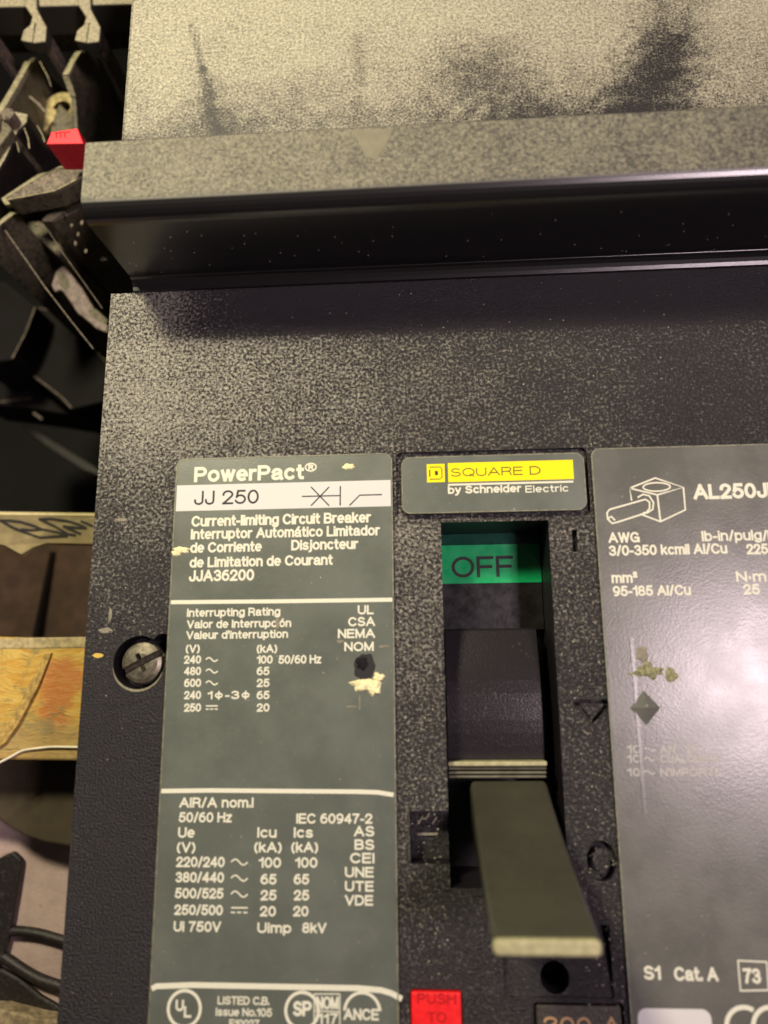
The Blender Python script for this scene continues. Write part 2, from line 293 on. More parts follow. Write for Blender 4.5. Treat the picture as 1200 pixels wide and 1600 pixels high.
# ------------------------------------------------------------------ lettering: a plain grotesque drawn with strokes
def _arc(cx, cy, rx, ry, a0, a1, n=10):
    return [(cx + rx * math.cos(math.radians(a0 + (a1 - a0) * i / n)), cy + ry * math.sin(math.radians(a0 + (a1 - a0) * i / n))) for i in range(n + 1)]
XH = .74
def _bowl(x0, x1, y0, y1): return _arc((x0 + x1) / 2, (y0 + y1) / 2, (x1 - x0) / 2, (y1 - y0) / 2, 0, 360, 20)
_S = lambda w, h: _arc(w * .5, h * .75, w * .44, h * .25, 25, 270, 10)[:-1] + [(w * .5, h * .5)] + _arc(w * .5, h * .25, w * .5, h * .25, 90, -155, 10)[1:]
GL = {
 'A': (.74, [[(0, 0), (.37, 1), ], [(.37, 1), (.74, 0)], [(.14, .34), (.60, .34)]]),
 'B': (.62, [[(0, 0), (0, 1)], [(0, 1), (.36, 1)] + _arc(.36, .765, .22, .235, 90, -90)[1:] + [(0, .53)], [(.36, .53)] + _arc(.37, .265, .25, .265, 90, -90) + [(0, 0)]]),
 'C': (.70, [_arc(.37, .5, .37, .5, 40, 320, 18)]), 'D': (.66, [[(0, 0), (0, 1)], [(0, 1), (.28, 1)] + _arc(.28, .5, .38, .5, 90, -90, 14) + [(0, 0)]]),
 'E': (.56, [[(0, 0), (0, 1)], [(0, 1), (.56, 1)], [(0, .53), (.52, .53)], [(0, 0), (.56, 0)]]), 'F': (.54, [[(0, 0), (0, 1)], [(0, 1), (.54, 1)], [(0, .5), (.48, .5)]]),
 'G': (.72, [_arc(.37, .5, .37, .5, 42, 345, 18), [(.72, 0), (.72, .45)], [(.72, .45), (.40, .45)]]), 'H': (.62, [[(0, 0), (0, 1)], [(.62, 0), (.62, 1)], [(0, .53), (.62, .53)]]),
 'I': (.0, [[(0, 0), (0, 1)]]), 'J': (.44, [[(.44, 1), (.44, .24)] + _arc(.22, .24, .22, .24, 0, -180)[1:] + [(0, .32)]]),
 'L': (.48, [[(0, 0), (0, 1)], [(0, 0), (.48, 0)]]), 'M': (.72, [[(0, 0), (0, 1)], [(0, 1), (.36, .06)], [(.36, .06), (.72, 1)], [(.72, 1), (.72, 0)]]),
 'N': (.62, [[(0, 0), (0, 1)], [(0, 1), (.62, 0)], [(.62, 0), (.62, 1)]]), 'O': (.76, [_arc(.38, .5, .38, .5, 0, 360, 26)]),
 'P': (.58, [[(0, 0), (0, 1)], [(0, 1), (.34, 1)] + _arc(.34, .73, .24, .27, 90, -90) + [(0, .46)]]), 'Q': (.76, [_arc(.38, .5, .38, .5, 0, 360, 26), [(.48, .22), (.74, -.04)]]),
 'R': (.62, [[(0, 0), (0, 1)], [(0, 1), (.36, 1)] + _arc(.36, .74, .24, .26, 90, -90) + [(0, .48)], [(.38, .48), (.48, .44), (.56, .30), (.58, .08), (.62, 0)]]),
 'S': (.62, [_S(.62, 1)]), 'T': (.60, [[(.30, 0), (.30, 1)], [(0, 1), (.60, 1)]]), 'U': (.62, [[(0, 1), (0, .32)] + _arc(.31, .32, .31, .32, 180, 360, 12) + [(.62, 1)]]),
 'V': (.66, [[(0, 1), (.33, 0)], [(.33, 0), (.66, 1)]]), 'W': (.94, [[(0, 1), (.24, 0)], [(.24, 0), (.47, .96)], [(.47, .96), (.70, 0)], [(.70, 0), (.94, 1)]]),
 'Z': (.58, [[(.02, 1), (.56, 1)], [(.56, 1), (0, 0)], [(0, 0), (.58, 0)]]),
 'a': (.52, [[(.02, .54)] + _arc(.25, .52, .22, .22, 160, 0, 9) + [(.47, .14), (.54, 0)], [(.47, .44), (.22, .38)] + _arc(.20, .18, .20, .18, 100, 270, 9) + [(.34, .03), (.47, .18)]]),
 'b': (.52, [[(0, 0), (0, 1)], _bowl(0, .52, 0, XH)]), 'c': (.48, [_arc(.26, .37, .26, .37, 48, 312, 14)]), 'd': (.52, [[(.52, 0), (.52, 1)], _bowl(0, .52, 0, XH)]),
 'e': (.52, [[(.04, .37), (.52, .37)], _arc(.26, .37, .26, .37, 0, 302, 16)]), 'f': (.30, [[(.12, 0), (.12, .82)] + _arc(.26, .82, .14, .17, 180, 95, 5)[1:], [(0, .70), (.28, .70)]]),
 'g': (.52, [_bowl(0, .52, 0, XH), [(.52, XH), (.52, -.08)] + _arc(.26, -.08, .26, .2, 0, -160, 9)[1:]]), 'h': (.48, [[(0, 0), (0, 1)], [(0, .42)] + _arc(.24, .48, .24, .26, 170, 0, 9) + [(.48, 0)]]),
 'i': (.0, [[(0, 0), (0, XH - .06)], [(0, .95), (0, .98)]]), 'j': (.1, [[(.1, XH - .06), (.1, -.12), (.06, -.24), (-.06, -.27)], [(.1, .95), (.1, .98)]]), 'k': (.46, [[(0, 0), (0, 1)], [(.42, XH), (.02, .30)], [(.16, .46), (.46, 0)]]),
 'l': (.0, [[(0, 0), (0, 1)]]), 'm': (.80, [[(0, 0), (0, XH)], [(0, .42)] + _arc(.20, .52, .20, .22, 170, 0, 8) + [(.40, 0)], [(.40, .42)] + _arc(.60, .52, .20, .22, 170, 0, 8) + [(.80, 0)]]),
 'n': (.48, [[(0, 0), (0, XH)], [(0, .42)] + _arc(.24, .48, .24, .26, 170, 0, 9) + [(.48, 0)]]), 'o': (.54, [_bowl(0, .54, 0, XH)]), 'p': (.52, [[(0, -.28), (0, XH)], _bowl(0, .52, 0, XH)]),
 'q': (.52, [[(.52, -.28), (.52, XH)], _bowl(0, .52, 0, XH)]), 'r': (.28, [[(0, 0), (0, XH)], [(0, .40)] + _arc(.24, .44, .24, .29, 170, 80, 6)]), 's': (.46, [_S(.46, XH)]),
 't': (.28, [[(.11, .98), (.11, .16), (.16, .03), (.28, .02)], [(0, .70), (.28, .70)]]), 'u': (.48, [[(0, XH), (0, .26)] + _arc(.24, .26, .24, .26, 180, 350, 9), [(.48, 0), (.48, XH)]]),
 'v': (.48, [[(0, XH), (.24, 0)], [(.24, 0), (.48, XH)]]), 'w': (.70, [[(0, XH), (.18, 0)], [(.18, 0), (.35, XH)], [(.35, XH), (.52, 0)], [(.52, 0), (.70, XH)]]),
 'y': (.48, [[(0, XH), (.25, .02)], [(.48, XH), (.20, -.16), (.12, -.26), (.0, -.27)]]), 'z': (.44, [[(0, XH), (.44, XH)], [(.44, XH), (0, 0)], [(0, 0), (.44, 0)]]),
 '0': (.54, [_arc(.27, .5, .27, .5, 0, 360, 22)]), '1': (.26, [[(.26, 0), (.26, 1)], [(.26, 1), (.17, .84), (-.02, .74)]]),
 '2': (.54, [[(.01, .70)] + _arc(.27, .73, .26, .27, 170, -25, 12) + [(.30, .34), (.02, .0)], [(.0, .0), (.54, .0)]]),
 '3': (.54, [_arc(.26, .755, .24, .245, 160, -90, 11), _arc(.27, .27, .27, .27, 90, -160, 12)]), '4': (.56, [[(.42, 0), (.42, 1)], [(.42, 1), (0, .30)], [(0, .27), (.56, .27)]]),
 '5': (.54, [[(.50, 1), (.12, 1)], [(.12, 1), (.05, .50)], [(.05, .52)] + _arc(.26, .32, .28, .32, 125, -160, 14)]), '6': (.54, [_arc(.27, .32, .27, .32, 0, 360, 18), _arc(.34, .42, .34, .58, 75, 180, 10)]),
 '7': (.52, [[(0, 1), (.52, 1)], [(.52, 1), (.28, .55), (.16, 0)]]), '8': (.54, [_arc(.27, .76, .23, .24, 0, 360, 16), _arc(.27, .27, .27, .27, 0, 360, 18)]),
 '9': (.54, [_arc(.27, .68, .27, .32, 0, 360, 18), _arc(.20, .58, .34, .58, 0, -105, 10)]),
 '(': (.18, [_arc(.36, .42, .36, .66, 125, 235, 8)]), ')': (.18, [_arc(-.18, .42, .36, .66, 55, -55, 8)]), '/': (.30, [[(0, -.04), (.30, 1.04)]]), '-': (.24, [[(0, .36), (.24, .36)]]),
 '.': (.0, [[(0, 0), (0, .12)]]), "'": (.0, [[(0, .75), (0, 1.05)]]), '·': (.06, [[(.03, .30), (.03, .44)]]), '²': (.26, [[(.0, .98)] + _arc(.13, .98, .12, .13, 170, -30, 6) + [(.02, .62)], [(0, .6), (.26, .6)]]),
 'Φ': (.66, [_arc(.33, .46, .26, .30, 0, 360, 18), [(.33, -.06), (.33, 1.0)]]), '®': (.90, [_arc(.45, .5, .45, .5, 0, 360, 24), [(.30, .24), (.30, .76)], [(.30, .76), (.48, .76)] + _arc(.48, .63, .13, .13, 90, -90, 6) + [(.30, .50)], [(.46, .5), (.62, .24)]]),
 '?': (.5, [])}
GL['á'] = (GL['a'][0], GL['a'][1] + [[(.22, .86), (.36, 1.06)]]); GL['ó'] = (GL['o'][0], GL['o'][1] + [[(.22, .86), (.36, 1.06)]])
def stroke_text(s, bold):
    x = 0; out = []; sp = .17 + bold * .75
    for ch in s:
        if ch == ' ': x += .37; continue
        wd, ps = GL.get(ch, GL['?']); out += [[(px + x, py) for px, py in p] for p in ps]; x += wd + sp
    return out
def lettering(s, x0, x1, yb, cap, z, mat, parent, bold=0.018, name='lettering', zt=0.0):
    """text between photo columns x0..x1 on baseline row yb with capital height cap (pixels), lying on plane z"""
    a = at(x0, yb, z); b = at(x1, yb, z); c = at((x0 + x1) / 2, yb - cap, z); m0 = at((x0 + x1) / 2, yb, z)
    return lettering_mm(s, a.x, b.x, (a.y + b.y) / 2, c.y - m0.y, z, mat, parent, bold, name)
def lettering_mm(s, x0, x1, y, cap, z, mat, parent, bold=0.018, name='lettering'):
    st = max(.075, .122 + bold * 3.0); ps = stroke_text(s, st - .1); ch = cap / (1 + 0)
    wd = st * cap; xs = [q[0] for p in ps for q in p]; m0, m1 = min(xs), max(xs); k = (x1 - x0 - wd) / max(1e-6, m1 - m0) if m1 > m0 + .01 else cap
    hh = cap - wd
    P_ = []
    for p in ps:
        q = [Vector(((px - m0) * k + x0 + wd / 2, py * hh + y + wd / 2)) for px, py in p]
        if (q[0] - q[-1]).length > 1e-4:        # square caps
            t0 = (q[0] - q[1]).normalized() * wd * .46; t1 = (q[-1] - q[-2]).normalized() * wd * .46; q[0] = q[0] + t0; q[-1] = q[-1] + t1
        P_.append(q)
    g = geo_strokes(P_, wd, z, .006)
    o = mesh(name, g[0], g[1], mat); off = parent_world(parent)
    if off.length: o.location = -off
    o.parent = parent; return o

# =================================================================== SETTING
solo('floor', geo_box(-500, 400, -400, 500, -152, -150), M['void'], 'floor of the space behind the devices, coloured near-black to look unlit', None, kind='structure')

# =================================================================== THE BREAKER
br = empty('circuit_breaker', (0, 0, -80), 'black circuit breaker, dusty on top, with green-grey rating labels and its handle at OFF', 'circuit breaker')
part('body', geo_box(-50.5, 52, -95, 57, -80, -12.1), M['body'], br, bev=(1.0, 2))

# the cover with its openings
X0, X1, Y0, Y1 = -53.8, 55.5, -98, 58.9
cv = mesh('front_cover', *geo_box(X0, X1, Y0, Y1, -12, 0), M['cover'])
WX0, WX1 = -6.35, 7.8; WYT = 23.5; WYB = at(720, 1388).y
S = at(217, 1035)
cuts = [geo_prism([(WX0, WYT), (WX0, WYB), (WX1, WYB), (WX1, WYT)], -13, 1),
        geo_prism(circ(S.x, S.y, 3.45, 40), -3.4, 1),
        geo_prism(circ(at(254, 1006).x, at(254, 1006).y, 1.35, 20), -3.0, 1),
        geo_prism(rrect(-12.25, 13.4, 23.95, 33.35, 0.8), -0.55, 1)]
nl, nr = at(640, 1267), at(706, 1350)
cuts.append(geo_prism([(nl.x, nl.y), (nl.x, nr.y), (WX0 + 1, nr.y), (WX0 + 1, nl.y)], -3.2, 1))
# engraved marks
iy = at(898, 845); cuts.append(geo_prism(rrect(iy.x - .35, iy.x + .35, iy.y - 1.5, iy.y + 1.5, .3, 3), -0.9, 1))
zr = at(943, 1345)
ring = (circ(zr.x - .25, zr.y, 1.75, 36, 2.3), circ(zr.x - .25, zr.y, 1.0, 36, 1.45))
t1, t2, t3 = at(898, 1096), at(953, 1096), at(925, 1128)
for pts in ([(t1.x, t1.y), (t2.x, t2.y)], [(t2.x, t2.y), (t3.x, t3.y)], [(t3.x, t3.y), (t1.x, t1.y)]):
    cuts.append(geo_strokes([pts], 0.5, -0.8, 2))
# ramp and thumb hole below the handle, seats for button and plug
ra, rb = at(775, 1490), at(972, 1560)
ra.x += .8; rb.x -= .9; rp = [(ra.x, ra.y + 3.2), (ra.x, rb.y), (rb.x, rb.y), (rb.x, ra.y + 3.2)]
v_, f_ = geo_prism(rp, -1.6, 1)
v_ = [(p[0], p[1], (-1.6 if (p[1] > rb.y + 1) else -0.3) if p[2] < 0 else p[2]) for p in v_]
cuts.append((v_, f_))
hc = at(868, 1530); cuts.append(geo_prism(circ(hc.x, hc.y, 1.7, 24), -7, 1))
pa, pb = at(833, 1566), at(980, 1650); cuts.append(geo_prism(rrect(pa.x, pb.x, pb.y - 8, pa.y, .4, 3), -2.0, 1))
ba, bb = at(640, 1545), at(724, 1620); cuts.append(geo_prism(rrect(ba.x, bb.x, bb.y, ba.y, .4, 3), -1.2, 1))
cut(cv, cuts)
rg_ = [[Vector((a[0], a[1], 0)), Vector((b[0], b[1], 0))] for a, b in zip(*ring)]
V, Fc = [], []
n = len(rg_)
for a, b in rg_: V += [(a.x, a.y, -1.1), (b.x, b.y, -1.1), (b.x, b.y, 1), (a.x, a.y, 1)]
for i in range(n):
    j = (i + 1) % n
    for k in range(4): Fc.append((4 * i + k, 4 * j + k, 4 * j + (k + 1) % 4, 4 * i + (k + 1) % 4))
cut(cv, [(V, Fc)])
bevel(cv, 0.22, 2, 40)
cv.parent = br; cv.location = -parent_world(br)

# upper end of the breaker, above the bracket
part('upper_cover', geo_box(-54.1, 55.5, 70.0, 170, -14, 0), M['upper'], br, bev=(0.5, 2))

# the bracket bar: folded steel, hollow under its lip
bk = []
prof = []
r = 2.6
yF, yB, H = 59.9, 70.6, 18.0
prof.append((yB, 0.02)); prof.append((yB, H - .6)); prof.append((yB - .6, H))
for i in range(9):
    a = math.radians(90 * i / 8); prof.append((yF + r - r * math.sin(a), H - r + r * math.cos(a)))
prof.append((yF + 0.35, 9)); prof.append((yF + 0.5, 2.0))
for i in range(5):
    a = math.radians(90 * i / 4); prof.append((yF - 1.0 + 1.4 * math.cos(a) * 1.0, 2.0 - 1.6 * math.sin(a) * .9))
prof.append((yF - 1.0, 0.02))
x0b, x1b = -50.3, 60
V = [(x, y, z) for x in (x0b, x1b) for (y, z) in prof]; n = len(prof)
Fc = [tuple(range(n)), tuple(range(n, 2 * n))] + [(i, (i + 1) % n, n + (i + 1) % n, n + i) for i in range(n)]
part('bracket', (V, Fc), M['bracket'], br, bev=(0.8, 3, 50))
# smear on bracket front, rubbed dust
def blob(cx, cy, rx, ry, z, seed=0, n=22, rough=.35, dome=0.0):
    pts = []
    for i in range(n):
        a = 2 * math.pi * i / n; q = 1 + rough * mn.noise(Vector((math.cos(a) * 1.7 + seed * 7.3, math.sin(a) * 1.7, seed)))* 2
        pts.append((cx + rx * q * math.cos(a), cy + ry * q * math.sin(a)))
    return pts
def flake(name, px, py, rx, ry, z, h, mat, parent, seed, label=None, rough=.27):
    c = at(px, py, z); p = blob(c.x, c.y, rx, ry, z, seed, rough=rough)
    V = [(q[0], q[1], z) for q in p] + [(c.x + (q[0] - c.x) * .75, c.y + (q[1] - c.y) * .75, z + h * (0.8 + .5 * mn.noise(Vector((q[0], q[1], seed))))) for q in p] + [(c.x, c.y, z + h * 1.1)]
    n = len(p); Fc = [tuple(range(n))[::-1]] + [(i, (i + 1) % n, n + (i + 1) % n, n + i) for i in range(n)] + [(n + i, n + (i + 1) % n, 2 * n) for i in range(n)]
    return part(name, (V, Fc), mat, parent, label=label)
sm = at(580, 225, H)
mesh_s = [(at(548, 203, H)), at(615, 201, H), at(602, 228, H), at(588, 250, H), at(572, 246, H), at(560, 222, H)]
part('dust_smear', geo_prism([(p.x, p.y) for p in mesh_s], H + .005, H + .03), plain('finger_mark', (.165, .155, .11), .8), br)

# ---- labels
ZL = 0.40
def plate(name, pts, mat, parent, z1=ZL, rimw=0.28, z0=0.003):
    o = part(name, geo_prism(pts, z0, z1), mat, parent, bev=(0.16, 2, 30)); return o
lab = plate('rating_label', rrect(-42.5, -12.75, -62, 33.2, 1.1), M['label'], br)
ZT = ZL + 0.012
def rim(parent, pts, wd=0.17, z=ZL - .05):
    part('rim', geo_strokes([pts], wd, z, 0.075, closed=True), M['rim'], parent)
rim(lab, rrect(-42.46, -12.79, -61.9, 33.16, 1.1))
def tx(s, x0, x1, yb, cap, bold=.018, mat='white', parent=None, z=None):
    return lettering(s, x0, x1, yb, cap, ZT if z is None else z, M[mat], parent or lab, bold)
st_t, st_b = at(440, 755.5).y, at(440, 796).y
part('white_strip', geo_box(-42.3, -12.95, st_b, st_t, ZL - .1, ZL + .008), M['strip'], lab)
tx('PowerPact', 303, 475, 751.5, 24, .030); tx('®', 476, 495, 737, 14, .01)
tx('JJ 250', 303, 404, 788, 22, .004, 'black_ink', z=ZL + .02)
def pp(l): return [[(at(x, y, ZL).x, at(x, y, ZL).y) for x, y in p] for p in l]
def sub(x, y): return (250 + x / 3.158, 700 + y / 3.158)
part('breaker_symbol', geo_strokes(pp([[sub(700, 239), sub(886, 235)], [sub(745, 192), sub(835, 285)], [sub(835, 192), sub(745, 285)], [sub(890, 188), sub(889, 284)],
     [sub(935, 284), sub(985, 233), sub(1095, 230)]]), 0.17, ZL + .012, .012), M['black_ink'], lab)
tx('Current-limiting Circuit Breaker', 299, 580, 820, 17, .026); tx('Interruptor Automático Limitador', 298, 594, 840, 16.5, .024)
tx('de Corriente', 297, 409, 863, 16.5, .026); tx('Disjoncteur', 455, 560, 859, 16.5, .026)
tx('de Limitation de Courant', 296, 520, 885, 16.5, .026); tx('JJA36200', 295, 397, 908, 18, .024)
def rule(parent, path, wd): part('rule', geo_strokes(pp([path]), wd, ZL + .006, .012), M['white'], parent)
rule(lab, [(267, 941), (440, 939.5), (613, 937)], .52)
tx('Interrupting Rating', 292, 438, 963, 13, .024); tx("Valor de Interrupción", 292, 455, 981, 13, .024); tx("Valeur d'interruption", 291, 450, 998, 13, .024)
for s, a, b, y in (('UL', 559, 584, 960), ('CSA', 544, 586, 978.5), ('NEMA', 528, 586, 997), ('NOM', 538, 584, 1017.5)): tx(s, a, b, y, 14.5, .024)
tx('(V)', 290, 312, 1020, 13, .024); tx('(kA)', 401, 433, 1020, 13, .024)
def wave(px, py, wpx, parent, dc=False, mat='white'):
    c = at(px, py, ZL); wmm = wpx / 12.2; a = wmm * .16
    if dc: g = geo_strokes([[(c.x - wmm / 2, c.y + a * .8), (c.x + wmm / 2, c.y + a * .8)]] + [[(c.x - wmm / 2 + wmm * k / 2.7, c.y - a * .8), (c.x - wmm / 2 + wmm * k / 2.7 + wmm * .25, c.y - a * .8)] for k in range(3)], .16, ZT, .01)
    else: g = geo_strokes([[(c.x - wmm / 2 + wmm * t / 10, c.y + a * math.sin(2 * math.pi * t / 10)) for t in range(11)]], .17, ZT, .01)
    part('current_sign', g, M[mat], parent)
for s, y, c2, dc in (('240', 1037, '100', 0), ('480', 1055, '65', 0), ('600', 1073.5, '25', 0), ('240', 1092.5, '65', 2), ('250', 1112, '20', 1)):
    tx(s, 287.5, 314, y, 13, .024); tx(c2, 401, 426 if c2 == '100' else 421, y, 13, .024)
    if dc != 2: wave(331, y - 6.5, 19, lab, bool(dc))
tx('50/60 Hz', 435, 502, 1037, 13.5, .022); tx('1Φ-3Φ', 324, 390, 1092.5, 13, .024)
rule(lab, [(252, 1236), (330, 1235), (560, 1237), (590, 1238), (615, 1242)], .52)
tx('AIR/A nom.I', 280, 396, 1262, 16, .024); tx('50/60 Hz', 279, 362, 1285, 16, .022); tx('IEC 60947-2', 463, 582, 1287, 16, .022)
for s, a, b, y in (('Ue', 278, 304, 1309), ('Icu', 402, 432, 1309), ('Ics', 459, 489, 1309), ('(V)', 276, 305, 1332), ('(kA)', 397, 440, 1332), ('(kA)', 455, 497, 1332),
    ('220/240', 275, 351, 1355), ('380/440', 274, 350, 1379), ('500/525', 273, 349, 1404), ('250/500', 272, 348, 1430), ('Ui 750V', 271, 345, 1456),
    ('100', 404, 439, 1356), ('65', 407, 432, 1382), ('25', 407, 432, 1407), ('20', 406, 431, 1432), ('Uimp', 402, 455, 1458), ('8kV', 472, 510, 1458),
    ('100', 461, 496, 1356), ('65', 459, 483, 1382), ('25', 459, 483, 1407), ('20', 458, 482, 1432),
    ('AS', 553, 585, 1307), ('BS', 554, 585, 1328), ('CEI', 547, 585, 1349), ('UNE', 539, 584, 1371), ('UTE', 539, 584, 1393), ('VDE', 539, 583, 1415)):
    tx(s, a, b, y, 16.5, .024)
for i, y in enumerate((1347, 1372, 1397, 1422)): wave(374, y, 25, lab, i == 3)
rule(lab, [(237, 1545), (244, 1541), (300, 1539), (560, 1544), (595, 1547), (612, 1552), (628, 1561)], .62)
def ringp(px, py, rpx, wd, name='mark_ring', mat='white', parent=None, a0=0, a1=360, z=ZT):
    c = at(px, py, ZL); rr = rpx / 12.9
    if a1 - a0 == 360: g = geo_strokes([circ(c.x, c.y, rr, 40)], wd, z, .01, closed=True)
    else: g = geo_strokes([[(c.x + rr * math.cos(math.radians(a0 + (a1 - a0) * i / 24)), c.y + rr * math.sin(math.radians(a0 + (a1 - a0) * i / 24))) for i in range(25)]], wd, z, .01)
    part(name, g, M[mat], parent or lab)
ringp(288, 1576, 25, .36); tx('U', 274, 287, 1580, 18, .03); tx('L', 287, 299, 1590, 18, .03)
tx('LISTED C.B.', 340, 421, 1570, 13, .02); tx('Issue No.105', 337, 425, 1588, 13, .02); tx('E10027', 358, 405, 1606, 13, .02)
ringp(472, 1579, 25, .36); tx('S', 458, 472, 1588, 24, .03); tx('P', 472, 487, 1588, 24, .03)
tx('NOM', 494, 529, 1577, 20, .02); tx('117', 496, 528, 1601, 18, .02)
part('mark_frame', geo_strokes(pp([[(491, 1553), (531, 1553)], [(491, 1579), (531, 1581)], [(531, 1553), (531, 1610)], [(491, 1553), (491, 1610)]]), .13, ZT, .01), M['white'], lab)
ringp(566, 1582, 27, .34, a0=5, a1=175); tx('ANCE', 537, 592, 1594, 18, .024)
# damage on the left label
hl = part('punched_hole', geo_prism(blob(at(570, 1042, ZL).x, at(570, 1042, ZL).y, 1.3, 1.7, 0, 3, n=40, rough=.16), ZL + .004, ZL + .02), M['hole'], lab); part('hole_glint', geo_prism(blob(at(566, 1036, ZL).x, at(566, 1036, ZL).y, .8, .8, 0, 14, rough=.3), ZL + .02, ZL + .03), M['well'], lab)
flake('torn_flake', 574, 1070, 1.9, .85, ZL, .35, M['chip'], lab, 5, rough=.26); flake('torn_flake', 592, 1058, .75, .55, ZL, .3, M['chip'], lab, 8)
flake('torn_flake', 584, 1078, .8, .7, ZL, .3, M['chip'], lab, 11)
flake('peeled_edge', 284, 859, 1.15, .5, ZL, .22, M['chip'], lab, 21); flake('peeled_edge', 275, 864, .6, .4, ZL, .2, M['chip'], lab, 24)
flake('scratch', 545, 729, .8, .45, ZL, .12, M['chip'], lab, 31); flake('scratch', 434, 975, .35, .9, ZL, .1, M['smear'], lab, 33)
for q in ((600, 1010, .8, .15), (532, 1002, .5, .2), (548, 1104, .9, .08), (562, 1098, .08, 1.0)):
    c = at(q[0], q[1], ZL); part('scratch', geo_prism(blob(c.x, c.y, q[2], q[3], 0, q[0], 10), ZL + .003, ZL + .018), M['smear'], lab)

# right label
rl = plate('wire_size_label', rrect(13.9, 54.6, -90, 33.0, 1.0), M['label_r'], br)
rim(rl, rrect(13.94, 54.5, -89.9, 32.96, 1.0))
def s2(x, y): return (900 + x / 3.637, 690 + y / 3.637)
L_ = [[s2(305, 265), s2(450, 207), s2(610, 260), s2(462, 303), s2(305, 265), s2(316, 335)], [s2(610, 260), s2(621, 388), s2(480, 455), s2(366, 412)], [s2(462, 303), s2(480, 455)],
      [s2(395, 328), s2(190, 386), s2(176, 405), s2(180, 440), s2(205, 465), s2(235, 458), s2(410, 402)], [s2(180, 440), s2(200, 425), s2(222, 448)],
      [s2(350, 318), s2(380, 300), s2(415, 308), s2(440, 345), s2(436, 385), s2(410, 402), s2(380, 405)], [s2(395, 328), s2(418, 345), s2(418, 380), s2(400, 402)]]
part('lug_drawing', geo_strokes(pp(L_), .22, ZT, .01), M['white'], rl)
ec = at(*s2(458, 258), ZL); part('lug_drawing_hole', geo_strokes([circ(ec.x, ec.y, 1.75, 28, .58)], .2, ZT, .01, closed=True), M['white'], rl)
R_ = dict(parent=rl)
tx('AL250JD', 1084, 1222, 779, 24, .030, **R_)
tx('AWG', 951, 1000, 848, 16.5, .024, **R_); tx('lb-in/pulg', 1097, 1191, 845, 16.5, .02, **R_); tx('/lb', 1192, 1215, 845, 16.5, .02, **R_)
tx('3/0-350 kcmil Al/Cu', 952, 1137, 867, 16.5, .024, **R_); tx('225', 1167, 1201, 866, 16.5, .024, **R_)
tx('mm²', 956, 997, 911, 16.5, .024, **R_); tx('N·m', 1151, 1198, 909, 16.5, .024, **R_)
tx('95-185 Al/Cu', 958, 1080, 931, 16.5, .024, **R_); tx('25', 1162, 1188, 929, 16.5, .024, **R_)
for s, y, b_ in (('ANY 2P', 1177, 1092), ('CUALQUIERA', 1192, 1130), ("N'IMPORTE", 1213, 1128)):
    tx(s, 1032, b_, y, 13, .02, 'faint', **R_); tx('10', 980, 1001, y, 13, .024, 'faint', **R_); wave(1015, y - 6, 15, rl, mat='faint')
tx('S1', 1007, 1033, 1531, 22, .026, **R_); tx('Cat. A', 1054, 1123, 1533, 22, .026, **R_); tx('73', 1162, 1190, 1537, 24, .026, **R_)
part('number_frame', geo_strokes(pp([[(1153, 1501), (1198, 1503), (1201, 1547), (1157, 1548)]]), .24, ZT, .01, closed=True), M['white'], rl)
wr0, wr1 = at(994, 1573), at(1108, 1573)
part('white_field', geo_prism(rrect(wr0.x, wr1.x, wr0.y - 12, wr0.y, 1.0), ZL - .1, ZL + .008), M['strip'], rl)
ringp(1165, 1606, 27, .5, 'mark_arc', parent=rl, a0=60, a1=300); ringp(1207, 1606, 27, .5, 'mark_arc', parent=rl, a0=60, a1=300)
flake('scrape', 1003, 1024, .75, .95, ZL, .1, M['smear'], rl, 41); flake('scrape', 1015, 1048, 1.75, .85, ZL, .14, M['olive'], rl, 43, rough=.5)
flake('scrape', 1049, 1056, .75, .95, ZL, .08, M['olive'], rl, 47)
dc = at(1008, 1106, ZL); dn = [(dc.x - 1.85, dc.y), (dc.x, dc.y - 2.1), (dc.x + 1.85, dc.y), (dc.x, dc.y + 2.1)]
V = [(p[0], p[1], ZL + .003) for p in dn] + [(dc.x, dc.y, ZL + .45)]
part('glare_ridge', geo_slab([(17.0, 8, ZL - .01), (17.08, 8, ZL + .07), (17.62, 8, ZL - .01)], (0, -21, 0)), M['label_r'], rl)  # wedge added and tilted to catch a line of lamp glare
part('raised_diamond', (V, [(0, 1, 4), (1, 2, 4), (2, 3, 4), (3, 0, 4), (3, 2, 1, 0)]), M['label_r'], rl)

# ---- brand badge
ZB = 0.28
bd = part('brand_badge', geo_prism(rrect(-11.45, 12.9, 24.75, 32.55, 1.1), -0.52, ZB), M['label'], br, bev=(0.14, 2, 30))
rim(bd, rrect(-11.41, 12.86, 24.79, 32.51, 1.1), .15, ZB - .05)
def BX(a, b, c, d_): p = at(a, (c + d_) / 2, ZB); q = at(b, (c + d_) / 2, ZB); return (p.x, q.x, at((a + b) / 2, d_, ZB).y, at((a + b) / 2, c, ZB).y)
x0, x1, y0, y1 = BX(667, 695, 725, 753.5); part('yellow_square', geo_box(x0, x1, y0, y1, ZB - .1, ZB + .01), M['yellow'], bd)
lx = (x0 + x1) / 2; ly = (y0 + y1) / 2; hx = (x1 - x0) * .34; hy = (y1 - y0) * .33
part('logo', merge(geo_strokes([[(lx - hx, ly + hy), (lx + hx * .7, ly + hy), (lx + hx, ly + hy * .7), (lx + hx, ly - hy * .7), (lx + hx * .7, ly - hy), (lx - hx, ly - hy)]], .12, ZB + .014, .01),
     geo_strokes([[(lx - hx, ly + hy * .6), (lx - hx, ly - hy * .6)]], .16, ZB + .014, .01), geo_box(lx - .12, lx + .28, ly - .3, ly + .3, ZB + .014, ZB + .024)), M['black_ink'], bd)
